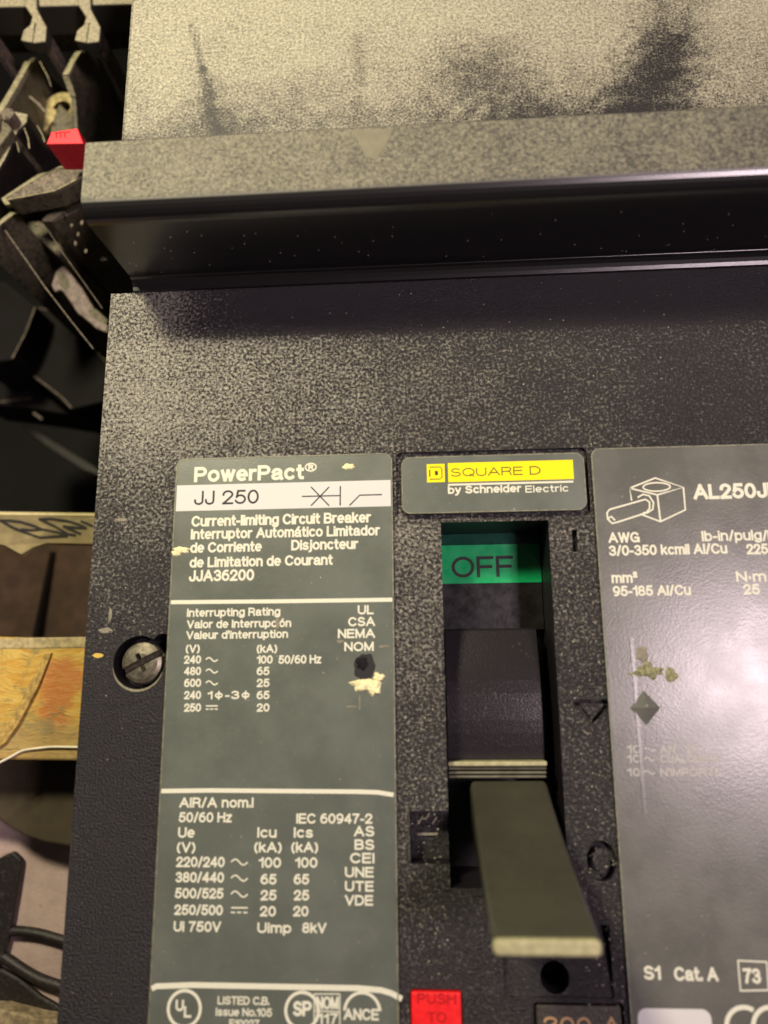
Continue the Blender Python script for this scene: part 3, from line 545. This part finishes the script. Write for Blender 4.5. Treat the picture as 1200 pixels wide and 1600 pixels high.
x0, x1, y0, y1 = BX(700, 896, 721, 751); part('yellow_bar', geo_box(x0, x1, y0, y1, ZB - .1, ZB + .01), M['yellow'], bd)
lettering('SQUARE D', 705, 845, 743, 13, ZB + .02, M['black_ink'], bd, -.004)
x0, x1, y0, y1 = BX(700, 896, 753.5, 756.5); part('rule', geo_box(x0, x1, y0, y1, ZB - .1, ZB + .01), M['white'], bd)
lettering('by Schneider', 700, 815, 770.5, 12.5, ZB + .02, M['white'], bd, .030); lettering('Electric', 821, 888, 769, 11, ZB + .02, M['white'], bd, .016)

# ---- toggle window
ZF = -8.5
ft, fb, fe = aty(760, 850, 0), None, None
fy1 = at(765, 851, ZF).y; fy0 = at(765, 911, ZF).y
part('window_backing', geo_box(WX0 - .5, WX1 + .5, WYB - .5, WYT + 3, ZF - 4, ZF - 3.02), M['well'], br)
flg = part('off_flag', geo_box(WX0 - .3, WX1 - .1, fy0, fy1, ZF - 3, ZF), M['green'], br)
lettering('OFF', 706, 803, 902, 33, ZF + .02, M['black_ink'], flg, .01)
part('upper_window', geo_box(WX0 - .3, WX1 - .1, fy1 + .02, WYT + 2, ZF - 3, ZF - .1), M['dkgreen'], br)
dy = at(770, 982, -5.5).y
part('flag_carrier', geo_box(WX0 - .3, WX1 - .1, dy, fy0 - .02, ZF - 3, ZF - .05), M['well'], br)
# drum: convex rising from its upper lip to the ridge
ry_ = at(780, 1188, -3.0).y
pr_ = [(dy, ZF - 3), (dy, -5.6), (dy - .3, -5.3)]
for i in range(1, 11):
    t = i / 10; pr_.append((dy - .3 + (ry_ - dy + .3) * t, -5.3 + 1.0 * math.sin(t * math.pi) * 1.2 + 1.6 * t))
pr_.append((ry_, ZF - 3)); n = len(pr_); dx0, dx1 = WX0 + .15, WX1 - 1.6
V = [(x, y, z) for x in (dx0, dx1) for y, z in pr_]
part('toggle_drum', (V, [tuple(range(n)), tuple(range(n, 2 * n))] + [(i, (i + 1) % n, n + (i + 1) % n, n + i) for i in range(n)]), M['drum'], br, bev=(.12, 2, 40))
# ridges at the foot of the handle
g = []
for i, (o_, hh) in enumerate(((0, -1.6), (.72, -2.1), (1.25, -2.2), (1.75, -2.4))):
    wq = .68 if i == 0 else .45
    g.append(geo_box(dx0 + .02 * i, dx1 - .02 * i, ry_ - o_ - wq + .1, ry_ - o_ - .01, ZF, hh))
part('toggle_ridge', g[0], M['handle_edge'], br, bev=(.15, 2, 40))  # first ridge takes the painted highlight colour
for q in g[1:]: part('toggle_ridge', q, M['ridge'], br, bev=(.15, 2, 40))
# handle: tapering bar leaning towards the lower end
hy0 = ry_ - 2.2
bz, tz = -2.6, 20.0
B = [(-3.55, hy0), (6.15, hy0), (6.15, hy0 - 5.0), (-3.55, hy0 - 5.0)]
ty = at(860, 1470, tz).y
T = [(at(768, 1470, tz).x, ty), (at(942, 1470, tz).x, ty), (at(942, 1470, tz).x - .2, ty - 1.5), (at(768, 1470, tz).x + .2, ty - 1.5)]
V, Fc = [], []
NS = 16
for k in range(NS + 1):
    t = k / NS; z = bz + (tz - bz) * t
    for a, b in zip(B, T):
        cur = 1.5 * math.sin(math.pi * t ** .8)
        V.append((a[0] + (b[0] - a[0]) * t, a[1] + (b[1] - a[1]) * t - cur * .6, z))
for k in range(NS):
    for i in range(4): Fc.append((4 * k + i, 4 * k + (i + 1) % 4, 4 * k + 4 + (i + 1) % 4, 4 * k + 4 + i))
Fc += [(3, 2, 1, 0), (4 * NS, 4 * NS + 1, 4 * NS + 2, 4 * NS + 3)]
hd = part('handle', (V, Fc), M['handle'], br, bev=(.6, 4, 40))
part('handle_tip', geo_prism(rrect(T[0][0] + .1, T[1][0] - .1, ty - 1.35, ty + .15, .6), tz - .9, tz + .22), M['handle_edge'], hd, bev=(.3, 3, 40))  # tip piece added in a paler colour to carry the edge highlight
for p in hd.data.polygons: p.use_smooth = True

# ---- screw in its counterbore
ang = math.radians(27)
V, Fc = [], []
profile = [(0.0, -.62), (1.2, -.65), (2.2, -.8), (2.65, -1.05), (2.82, -1.4), (2.82, -3.3)]
N = 40
V.append((S.x, S.y, profile[0][1]))
for rr, zz in profile[1:]:
    for i in range(N): a = 2 * math.pi * i / N; V.append((S.x + rr * math.cos(a), S.y + rr * math.sin(a), zz))
for i in range(N): Fc.append((0, 1 + i, 1 + (i + 1) % N))
for k in range(len(profile) - 2):
    for i in range(N): Fc.append((1 + k * N + i, 1 + (k + 1) * N + i, 1 + (k + 1) * N + (i + 1) % N, 1 + k * N + (i + 1) % N))
Fc.append(tuple(1 + (len(profile) - 2) * N + i for i in range(N)))
sw = mesh('screw', V, Fc, M['steel'])
def rot_rect(cx, cy, l, h, a):
    c, s_ = math.cos(a), math.sin(a); return [(cx + c * x - s_ * y, cy + s_ * x + c * y) for x, y in ((-l, -h), (l, -h), (l, h), (-l, h))]
cut(sw, [geo_prism(rot_rect(S.x, S.y, 3.2, .46, ang), -2.1, 0), geo_prism(rot_rect(S.x, S.y, 1.3, .30, ang + math.pi / 2), -2.4, 0)])
bevel(sw, .10, 2, 40); sw.parent = br; sw.location = -parent_world(br)
# pale crescent: highlight of the hole's lower lip put into colour and shape
cr = [(S.x + rr * math.cos(math.radians(a)), S.y + rr * math.sin(math.radians(a))) for rr_, rng_ in ((0, range(190, 341, 5)), (1, range(340, 189, -5))) for a in rng_ for rr in ((3.47 + rr_ * .30 * math.sin(math.radians((a - 190) * 180 / 150)) ** .7 if 190 < a < 340 else 3.47 + .01 * rr_),)]
nq = len(cr) // 2
part('hole_rim_highlight', merge(*[geo_prism([cr[i], cr[i + 1], cr[-2 - i], cr[-1 - i]], -.05, .10) for i in range(nq - 1)]), M['lip_light'], br)

# ---- padlock mark, trip button, plug
c = at(668, 1303, -3.1); part('padlock_mark', geo_strokes([[(c.x - 1.3, c.y), (c.x + 1.3, c.y)]], .28, -3.19, .25), M['smear'], br)
for k in (-1, 0, 1):
    part('padlock_mark', geo_strokes([[(c.x + k * .9 - .25, c.y + 1.2 + (k == 0) * .5), (c.x + k * .9 + .3, c.y + 2.0 + (k == 0) * .5)]], .22, -3.19, .2), M['smear'], br)
bt = part('trip_button', geo_box(ba.x + .15, bb.x - .15, ba.y - 8, ba.y - .15, -1.15, .5), M['red'], br, bev=(.2, 2))
for s, a, b, y in (('PUSH', 652, 713, 1569, ), ('TO', 668, 698, 1598)): lettering(s, a, b, y, 17, .52, M['dkred'], bt, .02)
pl = part('rating_plug', geo_box(pa.x + .3, pb.x - .3, pb.y - 7.5, pa.y - .35, -1.95, -.2), M['plug'], br, bev=(.2, 2))
lettering('200', 850, 924, 1612, 23, -.18, M['orange_ink'], pl, .018); lettering('A', 945, 968, 1612, 23, -.18, M['orange_ink'], pl, .018)
# small things lying on the cover
part('yellow_fleck', geo_prism(blob(at(153, 1024).x, at(153, 1024).y, .75, .28, 0, 2, 12), .005, .12), plain('ochre_chip', (.6, .42, .08), .6), br)
flake('scuff', 166, 985, .9, .35, 0, .05, M['smear'], br, 61); flake('scuff', 172, 960, .22, 1.1, 0, .05, M['smear'], br, 62)
part('scuff', geo_prism(blob(at(190, 812).x, at(190, 812).y, .9, .22, 0, 9, 10), .003, .03), M['smear'], br)
# scattered grains of dirt, plus column grains standing in for sparkle
gs = []
def grain(x, y, z, r_):
    a = random.uniform(0, 3); p = [(x + r_ * random.uniform(.6, 1.2) * math.cos(a + k * 1.257), y + r_ * random.uniform(.6, 1.2) * math.sin(a + k * 1.257)) for k in range(5)]
    v = [(q[0], q[1], z) for q in p] + [(x, y, z + r_ * .8)]
    return v, [(4, 3, 2, 1, 0)] + [(i, (i + 1) % 5, 5) for i in range(5)]
for i in range(1500):
    x = random.uniform(-53, 30); y = random.uniform(-38, 58)
    if i > 900: x = random.choice((random.uniform(-12, -6.6), random.uniform(8.4, 13.5))); y = random.uniform(-38, 23)
    if x < -42 and y < 5 and i % 3: continue
    if -13 < x < 13.5 and (y > 22 and y < 34 or WX0 - 1 < x < WX1 + 1 and y > WYB - 1 and y < 34): continue
    if math.hypot(x - S.x, y - S.y) < 4.5: continue
    onl = (-42 < x < -13 or x > 14.5) and y < 32.5
    if onl and random.random() < .93: continue
    if -6.4 < x < 9 and y < WYB: continue
    gs.append(grain(x, y, ZL if onl else 0, random.choice((.04, .05, .05, .06, .07, .10))))
for i in range(60):
    gs.append(grain(random.uniform(-49, 40), random.uniform(59.95, 60.2), random.uniform(3, 15), .06))
o = part('dirt_sparkle_grains', merge(*gs), M['speck'], br); o['kind'] = 'stuff'

# =================================================================== LEFT BACKGROUND
NB = empty('terminal_block', tuple(at(60, 250, -110)), 'old black terminal block with dusty barrier fins and a red cap', 'terminal block')
def tp(pts, z): return [(at(x, y, z).x, at(x, y, z).y) for x, y in pts]
def pz(name, pts, zt, zb, mat, parent=NB, bev=None, label=None): return part(name, geo_prism(tp(pts, zt), zb, zt), M[mat], parent, bev=bev, label=label)
def finx(name, pts, X, th, mat, parent=NB, bev=(.25, 2, 40)):
    P_ = [atx(x, y, X) for x, y in pts]; return part(name, geo_slab(P_, (-th, 0, 0)), M[mat], parent, bev=bev)
# top rail
pz('rail', [(-60, -60), (230, -60), (230, 5), (100, 9), (-60, 12)], -20, -27, 'bd', bev=(.3, 2))
pz('lower_rail', [(-60, -40), (230, -40), (230, 32), (100, 40), (-60, 44)], -29, -36, 'bk', bev=(.5, 2))
for dx in (-84, 0, 84):
    pz('post', [(36 + dx, -30), (56 + dx, -30), (58 + dx, 14), (73 + dx, 42), (71 + dx, 65), (52 + dx, 67), (32 + dx, 63), (36 + dx, 47), (47 + dx, 38), (50 + dx, 26), (38 + dx, 8)], -19, -21.5, 'bd', bev=(.25, 2))
    pz('post_web', [(56 + dx, 40), (72 + dx, 40), (71 + dx, 63), (60 + dx, 64)], -21.55, -48, 'post', bev=(.3, 2))
    pz('clip_slot', [(54 + dx, 36), (57 + dx, 36), (52 + dx, 66), (50 + dx, 66)], -18.99, -18.9, 'bk')
f1 = at(52, 92, -31).x; f2 = at(130, 84, -30).x
finx('barrier_fin', [(56, 90), (47, 98), (26, 138), (2, 178), (-4, 200), (30, 260), (120, 240), (110, 150), (62, 92)], f1, 1.1, 'bk')
finx('barrier_fin', [(137, 78), (127, 80), (120, 92), (107, 117), (112, 132), (118, 150), (123, 230), (190, 250), (200, 170), (146, 82)], f2, 1.0, 'bk')
# their dusty upper edges
def edge(pts, X, wd, th, mat='bd'):
    P_ = [atx(x, y, X) for x, y in pts]; g = []
    for a, b in zip(P_[:-1], P_[1:]):
        g.append(geo_slab([a, b, b + Vector((0, 0, -wd)), a + Vector((0, 0, -wd))], (-th, 0, 0)))
    part('fin_edge', merge(*g), M[mat], NB)
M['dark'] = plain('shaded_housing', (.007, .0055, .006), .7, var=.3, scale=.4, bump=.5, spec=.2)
M['edge'] = plain('dusty_lit_edge', (0.30, 0.27, 0.17), .8, var=.35, scale=1.2, bump=.5)
edge([(48, 96), (26, 137), (1, 178)], f1 + .15, 1.0, 1.3, 'edge'); edge([(127, 80), (119, 92), (107, 116)], f2 + .15, .6, 1.2, 'edge'); edge([(107, 118), (112, 132), (118, 150)], f2 + .15, .4, 1.2, 'edge')
# ring lug
rc = at(98, 170, -38)
lg = geo_strokes([circ(rc.x, rc.y, 3.0, 28, 2.7)], 2.1, -39, 1.4, closed=True)
t_ = tp([(70, 165), (90, 175), (86, 188), (72, 208), (60, 196), (62, 182)], -38)
lu = part('ring_lug', merge(lg, geo_prism(t_, -39.1, -37.5)), M['lug'], NB)
pz('lug_post', [(92, 161), (104, 172), (122, 190), (130, 230), (75, 230), (80, 195)], -34, -50, 'bk', bev=(.3, 2))
# wedge shaped housings
pz('housing', [(18, 172), (44, 178), (42, 192), (28, 206), (8, 250), (-30, 310), (-60, 280), (-10, 215), (12, 196), (8, 182)], -25, -95, 'bk2', bev=(.4, 2))
pz('housing_top', [(20, 174), (43, 179), (41, 191), (27, 205), (7, 249), (-30, 308), (-38, 295), (0, 238), (17, 200), (9, 184)], -24.9, -25.2, 'bd')
pz('housing', [(-40, 178), (2, 178), (18, 202), (-10, 240), (-40, 250)], -23, -60, 'bk', bev=(.3, 2))
for k, (a, b) in enumerate((((40, 195), (50, 245)), ((36, 205), (42, 235)), ((48, 200), (56, 222)))):
    pass
# red cap
rcp = pz('red_cap', [(80, 206), (121, 200), (130, 224), (72, 225)], -12, -19, 'redcap', bev=(.15, 2), label='small bright red square cap')
for i in range(3):
    a = tp([(88 + 6.5 * i, 208), (88.5 + 6.5 * i, 215)], -11.98); part('cap_marking', geo_strokes([a], .25, -11.99, .03), M['dkred'], rcp)
part('cap_marking', geo_strokes([tp([(86, 208), (109, 206)], -11.98)], .22, -11.99, .03), M['dkred'], rcp)
# glossy box with a rim
pz('terminal_box', [(6, 308), (60, 274), (92, 257), (140, 255), (135, 275), (86, 299), (12, 313)], -22, -27, 'bk', bev=(.6, 3))
pz('box_lid', [(18, 305), (64, 278), (95, 262), (135, 260), (128, 272), (83, 296), (24, 308)], -21.95, -22.1, 'post')
pz('box_flange', [(2, 310), (60, 272), (140, 255), (140, 285), (88, 306), (8, 320)], -27.05, -28, 'edge')
# long posts going down behind
pz('side_post', [(-40, 372), (-6, 348), (18, 330), (26, 332), (0, 352), (-30, 385)], -29, -120, 'bk', bev=(.3, 2))
pz('side_post_top', [(-38, 370), (-6, 349), (17, 331), (24, 333), (0, 351), (-30, 383)], -28.9, -29.0, 'edge')
pz('side_post', [(63, 346), (76, 332), (116, 314), (140, 316), (120, 330), (80, 347)], -30, -105, 'bk', bev=(.3, 2))
pz('side_post_top', [(65, 345), (76, 333), (116, 315), (126, 317), (104, 328), (80, 346)], -29.9, -30, 'edge')
pz('torn_sticker', [(80, 445), (86, 425), (98, 414), (106, 422), (114, 432), (128, 450), (137, 465), (147, 482), (158, 496), (168, 508), (168, 520), (150, 513), (138, 502), (120, 488), (112, 475), (103, 462), (95, 452), (85, 456)], -40, -41, 'torn', bev=(.3, 2), label='torn pinkish sticker')
pz('sticker_hole', [(90, 428), (98, 425), (106, 436), (110, 446), (100, 452), (92, 444)], -39.9, -39.95, 'bk')
pz('sticker_hole', [(136, 484), (150, 483), (168, 500), (166, 507), (152, 500), (141, 492)], -39.9, -39.95, 'bk')
fl = at(162, 405, -40); flake('sticker_scrap', 162, 405, .7, .5, -40, .2, M['torn'], NB, 71)
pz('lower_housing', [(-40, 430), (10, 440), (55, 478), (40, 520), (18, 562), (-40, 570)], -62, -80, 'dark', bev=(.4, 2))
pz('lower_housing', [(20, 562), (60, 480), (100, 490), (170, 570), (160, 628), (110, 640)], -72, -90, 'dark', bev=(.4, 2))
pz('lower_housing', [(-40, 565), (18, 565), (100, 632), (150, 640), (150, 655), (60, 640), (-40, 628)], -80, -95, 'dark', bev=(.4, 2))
pz('strap', [(30, 664), (50, 668), (150, 730), (160, 745), (130, 735), (70, 696)], -90, -92, 'bk2', bev=(.3, 2))

# edge highlights drawn as pale dusty lines, grime, nicks and small mouldings
def eline(pts, z, wd=.25, mat='edge', name='dusty_lit_edge'): part(name, geo_strokes([[(at(*q, z).x, at(*q, z).y) for q in pts]], wd, z - .1, .16), M[mat], NB)
eline([(20, 562), (56, 590), (78, 606), (98, 622), (112, 638)], -71.9, .3, 'post'); eline([(55, 480), (40, 520), (19, 560)], -61.9, .3, 'post'); eline([(60, 481), (100, 491), (165, 565)], -71.9, .25, 'post')
eline([(0, 628), (30, 624), (50, 622)], -79.9, .25, 'post'); eline([(52, 645), (66, 655)], -79.9, .6, 'post')
eline([(58, 196), (66, 210), (70, 222)], -24.8, .15); eline([(38, 200), (44, 216), (46, 232)], -24.0, .18); eline([(26, 222), (30, 238)], -24.0, .14)
eline([(70, 352), (100, 398), (130, 440), (160, 482)], -29.5, .12, 'post'); eline([(8, 360), (40, 405), (70, 448), (110, 500), (146, 545)], -28.5, .2, 'post')
for q in ((112, 352), (122, 366), (118, 380), (134, 392), (104, 336), (128, 348)): flake('grime', q[0], q[1], .3, .5, -29, .15, M['post'], NB, q[0])
pz('moulded_lip', [(84, 300), (118, 276), (140, 276), (140, 300), (110, 312), (92, 318)], -27, -34, 'bk', bev=(.3, 2)); pz('moulded_lip', [(28, 345), (62, 345), (75, 352), (100, 392), (90, 400), (60, 372), (36, 356)], -38, -60, 'bk', bev=(.4, 2))
pz('rib', [(60, 100), (66, 100), (96, 150), (90, 152)], -44, -60, 'bk', bev=(.2, 2)); pz('rib', [(150, 90), (156, 90), (186, 150), (178, 150)], -44, -60, 'bk', bev=(.2, 2)); pz('rib', [(0, 90), (8, 88), (30, 120), (20, 128)], -44, -60, 'bk', bev=(.2, 2))
eline([(62, 96), (75, 120), (80, 135)], -30, .15); eline([(45, 150), (60, 162), (72, 176)], -30.5, .5, 'post')
pz('terminal_screw', [(0, 175), (8, 168), (18, 168), (22, 176), (14, 186), (2, 186)], -22, -30, 'post', bev=(.3, 2))
eline([(90, 262), (122, 259)], -21.8, .2); eline([(12, 312), (85, 298), (132, 274)], -21.95, .22, 'edge', 'dusty_rim')

# cardboard tag with hand drawn letters
M['card'] = plain('yellow_cardboard', (0.30, 0.245, 0.125), .8, var=.18, scale=.3, bump=.3)
tg = empty('cardboard_flap', tuple(at(70, 830, -50)), 'yellowish cardboard flap with black handwritten letters, above the wooden board', 'cardboard flap')
part('flap', geo_slab([at(-40, 801, -38), at(170, 803, -38), at(170, 850, -40), at(72, 848, -40), at(52, 855, -40), at(33, 866, -40), at(8, 852, -40), at(-40, 842, -40)], (0, -.3, -.9)), M['card'], tg)
part('flap_edge', geo_slab([at(-40, 799, -37.8), at(170, 802, -37.8), at(170, 806, -38), at(-40, 804, -38)], (0, -.05, -.3)), plain('cut_card_edge', (.75, .65, .35), .8), tg)
def onflap(px, py): return at(px, py, -38 - 2 * (py - 802) / 48 + .12)
def flapstroke(paths, wd):
    gs = []
    for p in paths:
        q = [onflap(*a) for a in p]
        for a, b in zip(q[:-1], q[1:]):
            t = (b - a).normalized(); nn = t.cross(Vector((0, -.16, 1))).normalized() * wd / 2
            gs.append(geo_slab([a + nn, b + nn, b - nn, a - nn], (0, 0, -.05)))
    part('handwriting', merge(*gs), M['black_ink'], tg)
flapstroke([[(-2, 813), (15, 813), (32, 815), (52, 821), (66, 827), (50, 828), (32, 827)], [(2, 814), (20, 824), (45, 834), (62, 840), (82, 838), (105, 837), (92, 832), (66, 827)]], .42)
flapstroke([[(60, 811), (80, 810), (105, 814), (122, 819), (135, 825), (115, 824), (98, 822)], [(62, 811), (85, 822), (105, 834), (118, 836)], [(98, 822), (112, 828), (126, 834)], [(126, 814), (145, 822)]], .42)

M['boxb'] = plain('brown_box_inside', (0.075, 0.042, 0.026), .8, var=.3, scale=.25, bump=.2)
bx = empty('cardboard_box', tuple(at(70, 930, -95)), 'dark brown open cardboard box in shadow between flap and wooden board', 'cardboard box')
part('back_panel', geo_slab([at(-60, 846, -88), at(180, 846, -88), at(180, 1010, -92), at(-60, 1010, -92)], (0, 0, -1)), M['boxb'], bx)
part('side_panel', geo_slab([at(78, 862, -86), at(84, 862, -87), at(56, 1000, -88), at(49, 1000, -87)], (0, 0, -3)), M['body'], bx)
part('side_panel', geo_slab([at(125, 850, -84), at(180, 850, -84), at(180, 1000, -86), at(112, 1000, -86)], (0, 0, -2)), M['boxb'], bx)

# wooden board
def wood():
    n = NT('painted_wood'); x, y, z = n.xyz()
    wv = n.noise(.09, 3, .6); yy = n.math('ADD', y, n.math('MULTIPLY', wv, 5))
    cv_ = n.n.new('ShaderNodeCombineXYZ'); n.link(n.math('MULTIPLY', x, .12), cv_.inputs[0]); n.link(yy, cv_.inputs[1])
    g1 = n.noise(1.1, 5, .7, .4, cv_.outputs[0]); g2 = n.noise(2.6, 6, .75, .6, cv_.outputs[0]); g3 = n.noise(.22, 3, .6, 1)
    c = n.mix(n.rng(g1, .34, .66), (.60, .32, .04), (.72, .52, .13))
    dd = n.segdist((PW[0], PW[1]), (PW[2], PW[3])); dd = n.math('ADD', dd, n.math('MULTIPLY', n.noise(.3, 5, .7), 9))
    c = n.mix(n.rng(dd, 6.5, 9.5, .8, 0), c, n.mix(n.rng(g2, .4, .6), (.50, .13, .03), (.66, .26, .08)))
    c = n.mix(n.rng(g3, .52, .66, 0, .75), c, (.30, .25, .10))
    c = n.mix(n.rng(y, PW[1] - 9.5, PW[1] - 6, .55, 0), c, (.33, .25, .13))
    c = n.mix(n.rng(g2, .52, .68, 0, .45), c, (.13, .075, .03))
    c = n.mix(n.rng(g1, .60, .70, 0, .7), c, (.10, .06, .025))
    n.bump(n.math('ADD', g2, g1), .5, .6); return n.set(Base_Color=c, Roughness=.6)
pw = at(98, 1060, -32); pw2 = at(85, 1105, -32); PW = (pw.x, pw.y, pw2.x, pw2.y)
off = pw
M['wood'] = wood()
wb = solo('wooden_board', geo_prism(tp([(-80, 993), (200, 999), (190, 1190), (-80, 1186)], -32), -40, -32), M['wood'], 'yellow and orange stained wooden board lying behind the left edge of the breaker', 'wooden board', bev=(.5, 3))
part('wood_splinter', geo_slab([at(-8, 1172, -31.5), at(8, 1160, -31.3), at(30, 1128, -31.2), at(60, 1070, -31.3), at(80, 1020, -31.5), at(70, 1022, -31.5), at(48, 1066, -31.3), at(22, 1118, -31.2), at(2, 1146, -31.3), at(-12, 1158, -31.5)], (0, 0, -.45)), plain('pale_splinter', (.46, .31, .09), .7, var=.4, scale=1.2, bump=.6), wb)
part('worn_edge', geo_box(-180, -20, at(60, 1014, -32).y, at(60, 996, -32).y, -32.6, -31.85), plain('grey_worn_wood', (.42, .34, .18), .7, var=.3, scale=1, bump=.5), wb, bev=(.3, 2))
def tube(name, pts, r_, mat, label=None, cat=None, parent=None, N=8):
    # smooth a polyline with Catmull-Rom
    P_ = [Vector(p) for p in pts]; Q = []
    for i in range(len(P_) - 1):
        p0, p1, p2, p3 = P_[max(0, i - 1)], P_[i], P_[i + 1], P_[min(len(P_) - 1, i + 2)]
        for k in range(8):
            t = k / 8; Q.append(.5 * ((2 * p1) + (-p0 + p2) * t + (2 * p0 - 5 * p1 + 4 * p2 - p3) * t * t + (-p0 + 3 * p1 - 3 * p2 + p3) * t ** 3))
    Q.append(P_[-1]); V, Fc = [], []
    for i, q in enumerate(Q):
        t = (Q[min(i + 1, len(Q) - 1)] - Q[max(i - 1, 0)]).normalized(); u = t.cross(Vector((0, 0, 1))).normalized(); v = u.cross(t)
        for k in range(N): a = 2 * math.pi * k / N; V.append(q + (u * math.cos(a) + v * math.sin(a)) * r_)
    for i in range(len(Q) - 1):
        for k in range(N): Fc.append((i * N + k, i * N + (k + 1) % N, (i + 1) * N + (k + 1) % N, (i + 1) * N + k))
    Fc += [tuple(range(N)), tuple(range(len(Q) * N - N, len(Q) * N))]
    if parent: return part(name, (V, Fc), mat, parent, smooth=True)
    return solo(name, (V, Fc), mat, label, cat, smooth=True)
tube('white_thread', [at(-10, 1196, -31.7), at(16, 1183, -31.7), at(35, 1173, -31.7), at(60, 1169, -31.6), at(90, 1167, -31.6), at(170, 1169, -31.7)], .22, plain('white_thread_fibre', (.85, .8, .62), .6), 'thin white thread curving over the lower edge of the wooden board', 'thread')

# shelf below the board
M['shelf'] = plain('brown_shelf', (0.060, 0.044, 0.024), .7, var=.2, scale=.2, bump=.2)
solo('shelf', geo_prism(tp([(-80, 1100), (200, 1100), (190, 1345), (105, 1322), (70, 1316), (38, 1306), (18, 1295), (-5, 1278), (-80, 1262)], -42), -47, -42), M['shelf'], 'dark brown shelf under the wooden board, to the left of the breaker', 'shelf', bev=(.4, 2))
_n = NT('pinkish_paper'); _a = _n.noise(.12, 4, .6); _b = _n.noise(.9, 4, .7)
_c = _n.mix(_n.rng(_a, .35, .65), (.50, .37, .35), (.60, .45, .42)); _c = _n.mix(_n.rng(_b, .58, .75, 0, .6), _c, (.22, .14, .10))
_n.bump(_n.noise(.4, 4, .7), .5, .5); M['paper'] = _n.set(Base_Color=_c, Roughness=.75)
solo('paper_sheet', geo_box(-190, -30, -130, at(50, 1230, -50).y, -51, -50), M['paper'], 'pinkish paper sheet at the lower left, crossed by black cables', 'paper')
M['cable'] = dusty('black_cable', .35, base=(.018, .015, .016), gloss=.45, bump=.3, upw=False, dust=(.12, .09, .085), grain=1.4)
tube('cable', [at(-20, 1462, -49.0), at(15, 1455, -49.0), at(50, 1457, -49.0), at(80, 1464, -49.0), at(130, 1480, -49.0)], .95, M['cable'], 'thinner black cable, the upper one crossing the pinkish paper', 'cable')
tube('cable', [at(-30, 1478, -48.9), at(5, 1495, -48.9), at(40, 1518, -48.9), at(70, 1533, -48.9), at(130, 1552, -48.9)], 1.05, M['cable'], 'thicker black cable, the middle one crossing the pinkish paper', 'cable')
solo('black_strap', geo_prism(tp([(-60, 1390), (-10, 1345), (8, 1336), (20, 1331), (33, 1343), (26, 1390), (12, 1468), (4, 1500), (-10, 1530), (-60, 1540)], -48), -49.4, -48), M['cable'], 'broad black strap with a blunt tip standing over the pinkish paper', 'strap', bev=(.4, 3))
solo('cable_sleeve', geo_prism(tp([(-60, 1490), (0, 1513), (30, 1530), (62, 1556), (90, 1572), (110, 1590), (80, 1600), (40, 1582), (-60, 1560)], -48.6), -49.9, -48.6), M['cable'], 'wide black cable sleeve at the bottom left below the cables', 'cable sleeve', bev=(.5, 3))
solo('wooden_batten', geo_prism(tp([(-60, 1575), (0, 1577), (60, 1592), (120, 1600), (120, 1640), (-60, 1620)], -45), -49, -45), plain('grey_wood', (.35, .27, .17), .8, var=.4, scale=.8, bump=.5), 'pale worn batten along the bottom left corner', 'batten', bev=(.3, 2))
for o_ in bpy.data.objects:
    if o_.get('category') == 'cable': o_['group'] = 'black cables crossing the pinkish paper'
